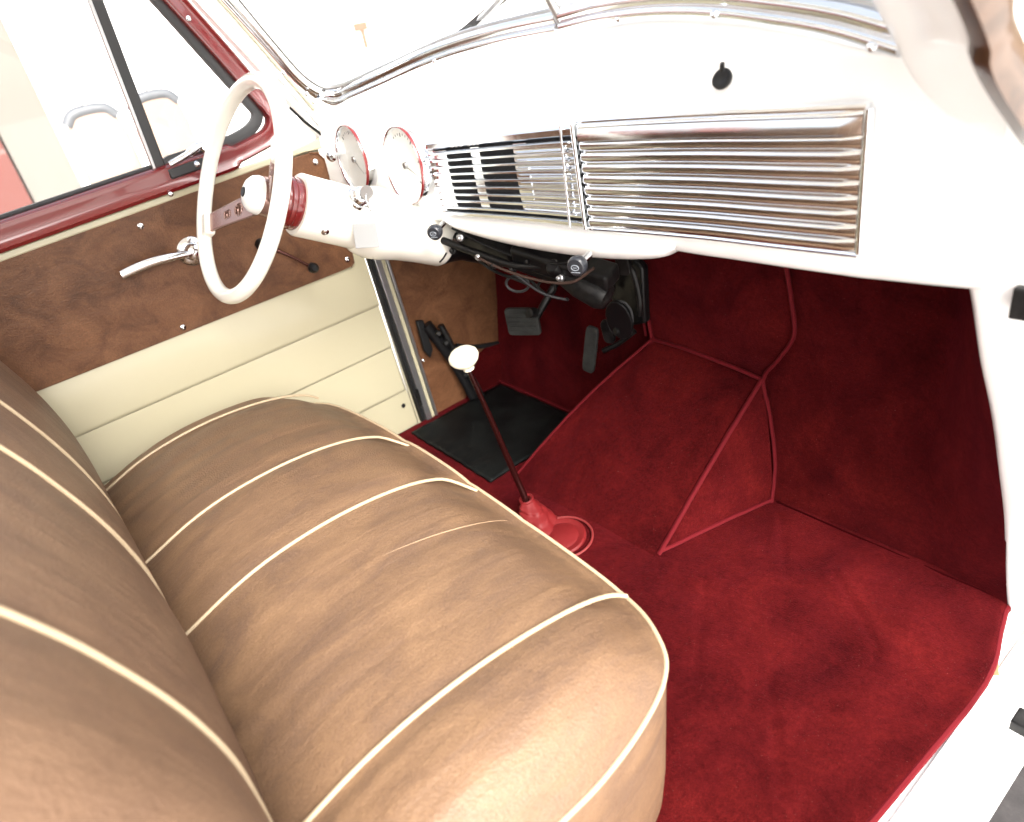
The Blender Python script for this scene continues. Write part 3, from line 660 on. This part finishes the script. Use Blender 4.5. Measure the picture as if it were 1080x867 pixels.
# plan of the front rim, left rear corner to right rear, as measured
RIM = [(XLs, -.115), (-.609, -.085), (-.600, -.052), (-.583, -.025), (-.555, -.004), (-.50, .008), (-.42, .015), (-.3, .019), (-.2, .020), (-.08, .020), (.034, .018), (.15, .015), (.25, .012), (.33, .009), (.40, .004), (.45, -.007), (.486, -.022), (.511, -.036), (.527, -.050), (.541, -.071), (.550, -.092), (.558, -.118), (.565, -.148), (.570, -.18), (.5735, -.215), (XRs, -.265)]
rc = curve([(x, y, 0) for x, y in RIM], 9)
NXg, NYg = len(rc)-1, 64
rows = []
for i, q0 in enumerate(rc):
    x = q0.x; yb = -.60; y1 = q0.y; col = []
    for j in range(NYg+1):
        s_ = j/NYg; y = yb+(y1-yb)*s_
        z0 = crown(x, y); z = z0
        d_ = y1-y                                   # distance back from the local rim: the crown rolls over to the rim height
        zr = crown(x, .012) if x < .40 else crown(.40, .012)+(.287-crown(.40, .012))*min(1, (x-.40)/.08)
        k = max(0, 1-d_/.10); 
        z = z0 + (zr-z0)*k**2.2
        col.append(Vector((x, y, z)))
    tn_ = (rc[min(i+1, NXg)]-rc[max(i-1, 0)]).normalized(); nx, ny = -tn_.y, tn_.x
    if ny < 0 and abs(nx) < .3: nx, ny = -nx, -ny
    if i < NXg/2: nx = -abs(nx)
    else: nx = abs(nx)
    ny = abs(ny)
    for (dz, o_) in ((.012, .001), (.05, -.002), (.12, -.007), (.20, -.013), (.262, -.020)):
        e_ = col[NYg]; col.append(Vector((e_.x+nx*o_, e_.y+ny*o_, max(e_.z-dz, .03))))
    rows.append(col)
cu = MB().grid(rows)
# side walls
for s_ in (0, NXg):
    e = [rows[s_][j] for j in range(NYg+1)]; sx = 1 if s_ else -1; rr = []
    for dz, o_ in ((0, 0), (.012, .001), (.05, -.002), (.12, -.007), (.20, -.013), (.262, -.020)): rr.append([Vector((p.x+sx*o_, p.y, max(p.z-dz, .03))) for p in e])
    cu.grid(rr)
cuo = cu.build('seat_cushion', SEAT, seat, angle=75)
def pipe(pts, r=.0042, nm='piping', par=None): return MB().tube(pts, r*.74, 10).build(nm, PIPE, par or seat)
def cushion_line(x, x2=None, y0=-.5, y1=.026):
    out = []
    for i in range(50):
        t = i/49; y = y0+(y1-y0)*t; xx = x+((x2 or x)-x)*t + ((.030 if x < .3 else .006)*((t-.90)/.10)**2 if t > .90 and x > -.5 else 0); out.append(Vector((xx, y, crown(xx, y)+.0022)))
    return out
pipe(cushion_line(-.548, -.535, y1=-.004), .0036); pipe(cushion_line(-.19, -.19, y1=.0165), .0036); pipe(cushion_line(.034, .034, y1=.0145), .0038); pipe(cushion_line(.405, .425, y1=-.010), .0042)
# rim piping round the front and right side
rimp = []
for i in range(NXg+1):
    p = rows[i][NYg]; rimp.append(Vector((p.x, p.y+.002, p.z-.001)))
rimp = rimp + [Vector((XRs+.003, rows[NXg][j].y, rows[NXg][j].z-.002)) for j in range(NYg-1, 0, -1)]
rimp = [rows[0][j] + Vector((-.003, 0, -.002)) for j in range(8, NYg, 2)] + rimp
pipe(rimp, .0042)
sm_ = [Vector((.168+.03*t/20, -.21+.19*t/20, crown(.168+.03*t/20, -.21+.19*t/20)+.0006)) for t in range(21)]
MB().tube(sm_, [.0002+.0006*math.sin(math.pi*i/20) for i in range(21)], 6).build('centre_seam', mat('seam_thread', (.26, .17, .10), .6), seat)
# backrest
BP = [(.18, -.468), (.29, -.4775), (.37, -.474), (.44, -.4735), (.50, -.481), (.55, -.492), (.60, -.507), (.645, -.523), (.70, -.548), (.78, -.592), (.86, -.65), (.90, -.70)]
def ybk(x, z):
    y = sinterp(BP, z) + .004
    y -= .012*max(0, (x-.15)/.3)**1.5 if x > .15 else 0
    dl = x+.62
    if dl < .11: y -= .06*(1-dl/.11)**2
    dr = .60-x
    if dr < .10: y -= .05*(1-dr/.10)**2
    for a, b in ((-.19-.36, -.19), (-.19, .034), (.034, .40), (.40, .60)):
        if a < x < b: t = (x-a)/(b-a); y += .006*(1-(2*t-1)**4)
    y += .0018*noise.noise(Vector((x*9, z*5, 7)))
    return y
rows = []
for i in range(121):
    x = -.62+1.22*i/120; rows.append([Vector((x, ybk(x, .18+.72*j/50), .18+.72*j/50)) for j in range(51)] + [Vector((x, ybk(x, .90)-.05, .915)), Vector((x, -.86, .86)), Vector((x, -.80, .18))])
bk = MB().grid(rows); n_ = len(rows[0]); bk.f += [tuple(range(n_)), tuple(range(120*n_, 121*n_))]
bk.build('backrest', BACK, seat, angle=75)
for x, r in ((-.55, .0036), (-.19, .0042), (.034, .0045), (.40, .0048)):
    pipe([Vector((x, ybk(x, .26+.62*j/50)+.0022, .26+.62*j/50)) for j in range(51)], r)
pipe([Vector((.598, ybk(.598, .2+.68*j/40), .2+.68*j/40)) for j in range(41)], .0045)

# ================================================================== CARPET
cp = thing('floor_carpet', 'deep red velour carpet set with bound seams covering footwells and tunnel', 'carpet', (0, .3, 0))
def cz(x, y, s=1): return .003*noise.noise(Vector((x*6, y*6, 0)))*s + .002*noise.noise(Vector((x*17, y*17, 3)))*s
def crease(x, y, segs):
    d = 9
    for (ax_, ay_), (bx2, by2) in segs:
        t = max(0, min(1, ((x-ax_)*(bx2-ax_)+(y-ay_)*(by2-ay_))/((bx2-ax_)**2+(by2-ay_)**2))); d = min(d, math.hypot(x-ax_-(bx2-ax_)*t, y-ay_-(by2-ay_)*t))
    return -.0030*math.exp(-(d/.0045)**2)+.0010*math.exp(-((d-.014)/.010)**2)
CR = [((.30, .54), (.40, .40)), ((.46, .46), (.585, .36)), ((.585, .36), (.60, .33)), ((.30, .30), (.42, .12)), ((.5, .2), (.62, .05))]
def redge(y):     # right carpet edge on the floor
    return interp([(-.8, .70), (.0, .704), (.10, .712), (.25, .719), (.34, .724), (.40, .724), (.45, .718), (.50, .704), (.56, .690), (.58, .690)], y)
rows = []
for j in range(171):
    y = -.75+1.33*j/170; xr = redge(y); xl = -.668
    r = [Vector((xl+(xr-xl)*i/200, y, cz(xl+(xr-xl)*i/200, y) + .006 + (crease(xl+(xr-xl)*i/200, y, CR) if y > -.05 and i > 130 else 0))) for i in range(201)]
    r[-1].z -= .002; r.append(r[-1] + Vector((.002, 0, -.012))); rows.append(r)
MB().grid(rows).build('floor_section', CARPET, cp, angle=80)
MB().tube([Vector((redge(-.75+1.325*j/60)+.001, -.75+1.325*j/60, -.001)) for j in range(61)], .0055, 8).build('floor_binding', BIND, cp)
# tunnel wedge
def tl(t): return Vector((-.245, .285, .0)).lerp(Vector((-.054, .600, .282)), t) + Vector((.0, 0, .018*math.sin(math.pi*t)))
def trr(t): return Vector((.186, .305, .0)).lerp(Vector((.219, .600, .266)), t) + Vector((0, 0, .006*math.sin(math.pi*t)))
rows = []
for j in range(41):
    t = j/40; a, b = tl(t), trr(t); rr = []
    for i in range(41):
        s_ = i/40; p = a.lerp(b, s_); p.z += .018*math.sin(math.pi*s_)*(1-.6*t)*min(1, t*4) + .009*(1-t) + cz(p.x, p.y, .8); rr.append(p)
    if 1: rr = [rr[0] + Vector((-.012, 0, -.02)), rr[0]+Vector((-.004, 0, -.004))] + rr
    rows.append(rr)
rows = [[p - Vector((0, .10, .03)) for p in rows[0]]] + rows
tn = MB().grid(rows)
tn.build('tunnel_top', CARPET, cp, angle=80)
sd_ = MB()
rows = []
for j in range(21):
    t = j/20; top = trr(t)+Vector((0, 0, .002)); bot = Vector((.189, .312, .0)).lerp(Vector((.262, .572, .0)), t); rows.append([top.lerp(bot, k/8)+Vector((.003*math.sin(math.pi*k/8), 0, 0)) for k in range(9)])
sd_.grid(rows); sd_.build('tunnel_side', CARPET, cp, angle=80)
rows = [[tl(j/20).lerp(Vector((-.25-.02*j/20, tl(j/20).y, 0)), k/4) for k in range(5)] for j in range(21)]
MB().grid(rows).build('tunnel_side', CARPET, cp, angle=80)
# centre firewall panel
def crv(a): return curve(a, 6)
rcol = crv([(.219, .600, .268), (.255, .597, .325), (.283, .595, .382), (.275, .597, .45), (.262, .600, .512), (.255, .60, .62)])
lcol = crv([(-.054, .600, .284), (-.060, .600, .34), (-.064, .60, .40), (-.066, .600, .473), (-.068, .60, .53), (-.07, .60, .62)])
rows = [[lcol[j].lerp(rcol[j], i/24) + Vector((0, -.012*math.sin(math.pi*i/24)+cz(i*.05, j*.05), 0)) for i in range(25)] for j in range(len(lcol))]
MB().grid(rows).build('firewall_centre', CARPET, cp, angle=80)
MB().grid([[p, p+Vector((-.004, .03, 0)), p+Vector((-.006, .09, 0))] for p in lcol]).build('firewall_return', CARPET, cp, angle=80)
# passenger toe board sweeping into the kick panel
seam = crv([(.262, .572, .0), (.256, .592, .07), (.247, .600, .13), (.236, .602, .20), (.221, .604, .268), (.257, .602, .325), (.286, .600, .382), (.277, .602, .45), (.264, .605, .512), (.257, .605, .60), (.255, .605, .70)])
rows = []
for j in range(41):
    s_ = j/40; z = -.002+.702*s_
    # seam point at this height
    a = min(seam, key=lambda p: abs(p.z-z)); a = Vector((sinterp([(p.z+1e-5*k, p.x) for k, p in enumerate(seam)], z), .577+.045*min(1, z/.25) - .0*s_, z))
    b = min(EDGE, key=lambda p: abs(p.z-z)); eb = sorted([(p.z, p.x, p.y) for p in EDGE]); b = Vector((interp([(q[0], q[1]) for q in eb], z)+.002, interp([(q[0], q[2]) for q in eb], z)-.002, z))
    ctr = Vector((.50+.05*s_, .585+.055*min(1, z/.3), z)); rr = []
    for i in range(41):
        t = i/40
        # quadratic-ish blend: straight to the corner, then round to the edge
        if t < .5: q = a.lerp(ctr, t/.5)
        else: q = ctr.lerp(b, (t-.5)/.5)
        rr.append(q)
    for _ in range(10):
        nr = [v.copy() for v in rr]
        for i in range(1, 40): nr[i] = (rr[i-1]+rr[i]*2+rr[i+1])/4
        rr = nr
    rr = [rr[0]+Vector((-.07, .012, 0)), rr[0]+Vector((-.03, .004, 0))] + rr
    for i, v in enumerate(rr): v.y += cz(v.x, v.z)*1.2
    rows.append(rr)
MB().grid(rows).build('toe_board_passenger', CARPET, cp, angle=80)
# driver toe board
rows = [[Vector((-.66+.62*i/30, .572+.09*min(1, z/.5)+cz(i*.1, z), z)) for i in range(31)] for z in [k*.62/24-.002 for k in range(25)]]
MB().grid(rows).build('toe_board_driver', CARPET, cp, angle=80)
MB().prism([(-.655, y, z) for y, z in ((.44, .0), (.47, .06), (.505, .115), (.545, .128), (.62, .118), (.64, .17), (.645, .30), (.67, .30), (.67, .0))], (-.006, 0, 0)).build('kick_carpet', CARPET, cp, smooth=False)
# bindings
def bind(pts, r=.0048): 
    c = curve(pts, 6) if len(pts) < 20 else pts
    return MB().tube([p+Vector((.0008*noise.noise(p*40), -.001, .0012*noise.noise(p*30+Vector((5, 0, 0))))) for p in c], r*.92, 10, flat=.75).build('bound_seam', BIND, cp)
bind([p+Vector((0, -.006, 0)) for p in seam[:25]], .0055); bind([p+Vector((.002, -.008, 0)) for p in seam[24:54]], .0058)
bind([trr(t/20)+Vector((.002, -.002, .004)) for t in range(21)], .0055)
bind([(.189, .309, .010), (.225, .44, .011), (.262, .566, .010)], .0055)
bind([lcol[0]+Vector((0, -.006, .002)), (.04, .585, .292), (.14, .587, .283), (.219, .592, .27)], .0055)
bind([p+Vector((-.002, -.004, 0)) for p in lcol], .0055)
bind([p+Vector((-.026, .004, 0)) for p in lcol], .0045)
bind([tl(t/20)+Vector((.004, -.002, .008)) for t in range(21)], .0045)
bind([tl(1)+Vector((-.0, -.002, 0)), (-.125, .52, .165), (-.175, .44, .075), (-.21, .37, .03), (-.225, .33, .01)], .0045)
bind([(-.655, .568, .010), (-.45, .568, .010), (-.25, .568, .010)], .004)
MB().tube([(.27+.42*t/20, .5705, .0055) for t in range(21)], .0022, 6).build('floor_seam', mat('seam_dark_red', (.022, .001, .0015), .95, Specular_IOR_Level=.02), cp)

# ================================================================== MAT
mt = MB(); rows = []
for j in range(31):
    v = j/30
    row = []
    for i in range(31):
        u = i/30; x = -.632+.36*u+.0*v; y = .235+.318*v; x2 = x + .0
        row.append(Vector((x2, y, .0145 + .0025*noise.noise(Vector((x*14, y*14, 0))) + .002*math.sin(u*50)*max(0, 1-v*4))))
    rows.append(row)
mt.grid(rows); mo = mt.build('floor_mat', MATM, None, angle=80, solid=.006, bevel=0)
tag(mo, 'black rubber mat in the driver footwell on red carpet', 'mat')

# ================================================================== GEAR LEVER
gl_ = thing('gear_lever', 'tall maroon gear lever with ivory mushroom knob and red boot', 'gear lever', (-.07, .21, .0))
K = Vector((-.11, .152, .420)); Bt = Vector((-.100, .214, .045))
MB().tube(curve([K+Vector((0, .0, -.01)), K.lerp(Bt, .35)+Vector((.0, .0, .0)), K.lerp(Bt, .7), Bt], 6), [.0042+.0036*i/18 for i in range(19)], 12).build('lever_shaft', mat('oxblood_enamel', (.012, .0022, .002), .2, Coat_Weight=.7), gl_)
kax = (K-Bt).normalized()
MB().lathe([(-.016, .007), (-.013, .012), (-.008, .018), (.0, .026), (.008, .0295), (.016, .0275), (.023, .020), (.027, .010), (.028, 0)], K, kax, 40).build('shift_knob', KNOB, gl_)
MB().lathe([(-.020, .0085), (-.019, .011), (-.014, .0115), (-.012, .008)], K, kax, 24).build('knob_ferrule', KNOB, gl_)
bt = MB(); rows = []
for i in range(26):
    t = i/25; c = Bt.lerp(Vector((-.045, .205, .012)), t**1.2) + Vector((0, 0, .012*(1-t))); R_ = .014+.030*t**1.1 + .0025*math.sin(t*26)*(t > .2)
    rr = []
    for k in range(36):
        a = k*math.pi/18; f = 1+.10*math.sin(3*a+t*4)+.05*math.sin(7*a+t*9); rr.append(c+Vector((math.cos(a)*R_*f*1.0, math.sin(a)*R_*f*.9, -.012*t*math.cos(a))))
    rows.append(rr)
bt.grid(rows, closed=True); bt.build('lever_boot', BOOT, gl_, angle=80)
MB().lathe([(0, .016), (.004, .0165), (.006, .0145), (.004, .010)], Bt+Vector((0, 0, .009)), kax, 24).build('boot_lip', BOOT, gl_)
# round access cover beside the boot
ac = thing('access_cover', 'round red inspection cover lying in the carpet beside the gear lever boot', 'cover', (.03, .21, .02))
MB().lathe([(-.006, .052), (.003, .052), (.006, .049), (.005, .040), (.004, .037), (.006, .033), (.007, .0)], (.004, .212, .008), (.02, -.12, 1), 48).build('cover_disc', BOOT, ac)
MB().tube([Vector((.010+.062*math.cos(k*.1309), .212+.060*math.sin(k*.1309), .012+.003*math.sin(k*.1309))) for k in range(48)], .0025, 8, closed=True).build('cover_ring', mat('dark_red_trim', (.16, .014, .014), .6), ac)

# ================================================================== PEDALS
def slab(c, u, v, w, h, t, m, nm, par, ribs=0, rnd=.2):
    c, u, v = Vector(c), Vector(u).normalized(), Vector(v).normalized(); n = u.cross(v).normalized(); v = n.cross(u); b = MB()
    pts = []
    for i in range(24):
        a = 2*math.pi*i/24; ca, sa = math.cos(a), math.sin(a); pts.append(c+u*w/2*math.copysign(abs(ca)**rnd, ca)+v*h/2*math.copysign(abs(sa)**rnd, sa))
    b.prism(pts, n*t)
    o = b.build(nm, m, par, bevel=.002)
    if ribs:
        rb_ = MB()
        for k in range(ribs):
            q = c+v*h*((k+.5)/ribs-.5)*.8 - n*.001*0 + n*t
            rb_.prism([q-u*w*.4-v*.002, q+u*w*.4-v*.002, q+u*w*.4+v*.002, q-u*w*.4+v*.002], n*.002)
            q = q - n*(t+.0015); rb_.prism([q-u*w*.4-v*.002, q+u*w*.4-v*.002, q+u*w*.4+v*.002, q-u*w*.4+v*.002], -n*.0015)
        rb_.build('pad_ribs', m, o, smooth=False)
    return o
bp_ = thing('brake_pedal', 'square worn grey-black brake pedal hanging in the driver footwell', 'pedal', (-.39, .50, .29))
slab((-.385, .500, .296), (.87, .48, .0), (-.12, -.10, 1), .086, .072, .012, PEDAL, 'pedal_pad', bp_, 5)
MB().tube(curve([(-.365, .515, .29), (-.345, .55, .34), (-.33, .60, .40), (-.32, .64, .46)], 5), .009, 10).build('pedal_arm', BLACK, bp_)
MB().lathe([(-.01, .012), (.012, .012), (.014, .008), (.014, 0)], (-.345, .50, .325), (.2, -1, .3), 16).build('pedal_boss', DUSTY, bp_)
ap = thing('accelerator_pedal', 'narrow upright accelerator pedal right of the brake pedal', 'pedal', (-.2, .54, .25))
slab((-.205, .548, .243), (1, .25, -.25), (.45, .12, 1), .032, .125, .010, PEDAL, 'pedal_pad', ap, 0, .35)
MB().tube(curve([(-.185, .565, .235), (-.15, .58, .255), (-.11, .60, .29)], 5), .006, 10).build('pedal_link', DUSTY, ap)
st = thing('starter_pedal', 'black oval pedal on a bracket beside the centre tunnel', 'pedal', (-.1, .56, .36))
slab((-.098, .548, .345), (1, .3, .0), (.25, -.1, 1), .062, .098, .010, BLACK, 'oval_pad', st, 0, 1.0)
MB().tube([Vector((-.098, .546, .345))+Vector((1, .3, 0)).normalized()*.030*math.cos(k*.2618)+Vector((.25, -.1, 1)).normalized()*.047*math.sin(k*.2618) for k in range(24)], .003, 8, closed=True).build('pad_lip', GREYRUB, st)
MB().lathe([(0, .010), (.006, .010), (.008, .006), (.008, 0)], (-.107, .543, .315), (-.3, -1, .1), 18).build('pad_boss', DUSTY, st)
bb = MB(); bb.prism([(-.14, .575, .30), (-.055, .575, .33), (-.045, .572, .46), (-.085, .575, .485), (-.125, .578, .44), (-.155, .58, .37)], (0, .022, 0)); bb.build('bracket', BLACK, st, bevel=.006)
MB().tube(curve([(-.13, .565, .40), (-.11, .56, .452), (-.06, .556, .462), (-.045, .556, .40), (-.05, .556, .36)], 5), .0065, 8).build('bracket_rod', DUSTY, st)
slab((-.068, .548, .478), (1, .3, .0), (.3, -.1, 1), .03, .05, .012, DUSTY, 'upper_lug', st, 0, .5)
slab((-.150, .560, .300), (1, .3, .0), (.3, -.1, 1), .028, .06, .012, DUSTY, 'lower_lug', st, 0, .5)

# parking brake on the driver kick panel
hb = thing('parking_brake', 'black parking brake lever bolted low on the brown kick panel', 'parking brake', (-.65, .40, .1))
MB().prism([(-.655, .345, .30), (-.655, .366, .295), (-.655, .372, .205), (-.655, .358, .185), (-.655, .346, .21)], (.012, 0, 0)).build('handle_plate', RUBBER, hb, bevel=.004)
MB().tube(curve([(-.645, .372, .278), (-.640, .392, .225), (-.635, .415, .16), (-.630, .435, .09), (-.625, .45, .02)], 5), .016, 12, flat=.6).build('lever_arm', BLACK, hb)
MB().tube(curve([(-.640, .41, .262), (-.632, .42, .21), (-.626, .435, .15), (-.618, .455, .08), (-.612, .468, .02)], 5), .009, 10).build('ratchet_rod', DUSTY, hb)
for y, z in ((.39, .25), (.405, .215), (.418, .18), (.43, .14), (.44, .10)):
    MB().lathe([(-.01, .007), (.010, .008), (.014, .005), (.014, 0)], (-.63, y, z), (1, -.3, .2), 12).build('bolt', DUSTY, hb)

# ================================================================== OUTSIDE
bw = MB().box((-4.1, -1.90, .45), (.3, 3.6, 2.0)).build('brick_wall', BRICK, None, smooth=False, bevel=.01); tag(bw, 'red brick wall seen low through the driver window', 'brick wall')
pw = MB().box((-4.12, .04, 1.5), (.3, .26, 4.2)).build('cream_pillar', PILA, None, smooth=False, bevel=.01); tag(pw, 'plain cream pillar standing at the end of the brick wall', 'pillar')
ww = MB().box((-6.2, 3.0, 1.5), (.3, 9, 4.2)).build('white_wall', WALL, None, smooth=False); tag(ww, 'bright white rendered wall beyond the parked chairs', 'wall')
w2 = MB().box((-9.0, 7.1, 1.5), (6.0, .3, 4.2)).build('white_wall', WALL, None, smooth=False); tag(w2, 'white wall ahead of the car seen through the driver pane', 'wall')
tw = MB().box((-1.5, 6.8, 1.2), (8.6, .3, 3.6)).build('tan_wall', TAN, None, smooth=False); tag(tw, 'tan rendered wall ahead of the passenger windscreen pane', 'wall')
sg = thing('wall_sign', 'small white sign with a red letter T on the white wall', 'sign', (-6.0, 3.3, .62))
def chair(x, y, rz, lab):
    o = thing('garden_chair', lab, 'chair', (x, y, -.505), 'tan chairs outside the driver window')
    Rz = Euler((0, 0, rz)).to_matrix()
    def T(v): return Rz @ Vector(v)
    bkp = [( -.10, .84), (-.105, 1.28), (-.09, 1.36), (-.05, 1.395), (.05, 1.395), (.09, 1.36), (.105, 1.28), (.10, .84)]
    def bld(mb, nm, m, **k): return mesh_obj(nm, mb.v, mb.f, m, o, **k)
    b = MB().prism([T((-.17, a, z)) for a, z in bkp], T((.03, 0, 0))); bld(b, 'backrest', TANSEAT, bevel=.01)
    b = MB().tube([q for q in curve([T((-.155, a, z)) for a, z in bkp[2:-2]], 6)], .022, 10); bld(b, 'top_rail', GREYRAIL)
    b = MB().tube([T((-.155, .0, 1.40)), T((-.155, 0, 1.435))], .012, 10); bld(b, 'finial', STEEL)
    b = MB().box(T((0, 0, .80)), (.34, .22, .05), Rz); bld(b, 'seat', TANSEAT, bevel=.015)
    for sx in (-.14, .14):
        for sy in (-.08, .08):
            b = MB().tube([T((sx, sy, .80)), T((sx*1.15, sy*1.15, 0))], .014, 8); bld(b, 'leg', DUSTY)
    return o
chair(-2.25, .35, .0, 'tan chair nearest the division bar, seen through the vent window')
chair(-2.25, .10, -.05, 'tan chair behind the sliding pane left of the division bar')
sgb = MB().box((-6.03, 3.30, .92), (.02, .6, .6)).build('board', WALL, sg, smooth=False)
MB().box((-6.012, 3.30, .97), (.014, .15, .07)).build('sign_letter', REDSIGN, sgb, smooth=False)
MB().box((-6.013, 3.31, .86), (.012, .045, .16)).build('sign_letter', REDSIGN, sgb, smooth=False)
MB().box((-6.013, 3.33, .70), (.012, .20, .05)).build('sign_stripe', BLUESIGN, sgb, smooth=False)
fixup()
# sub-parts whose parent mesh sits at the origin need no inverse; empties' children were fixed above
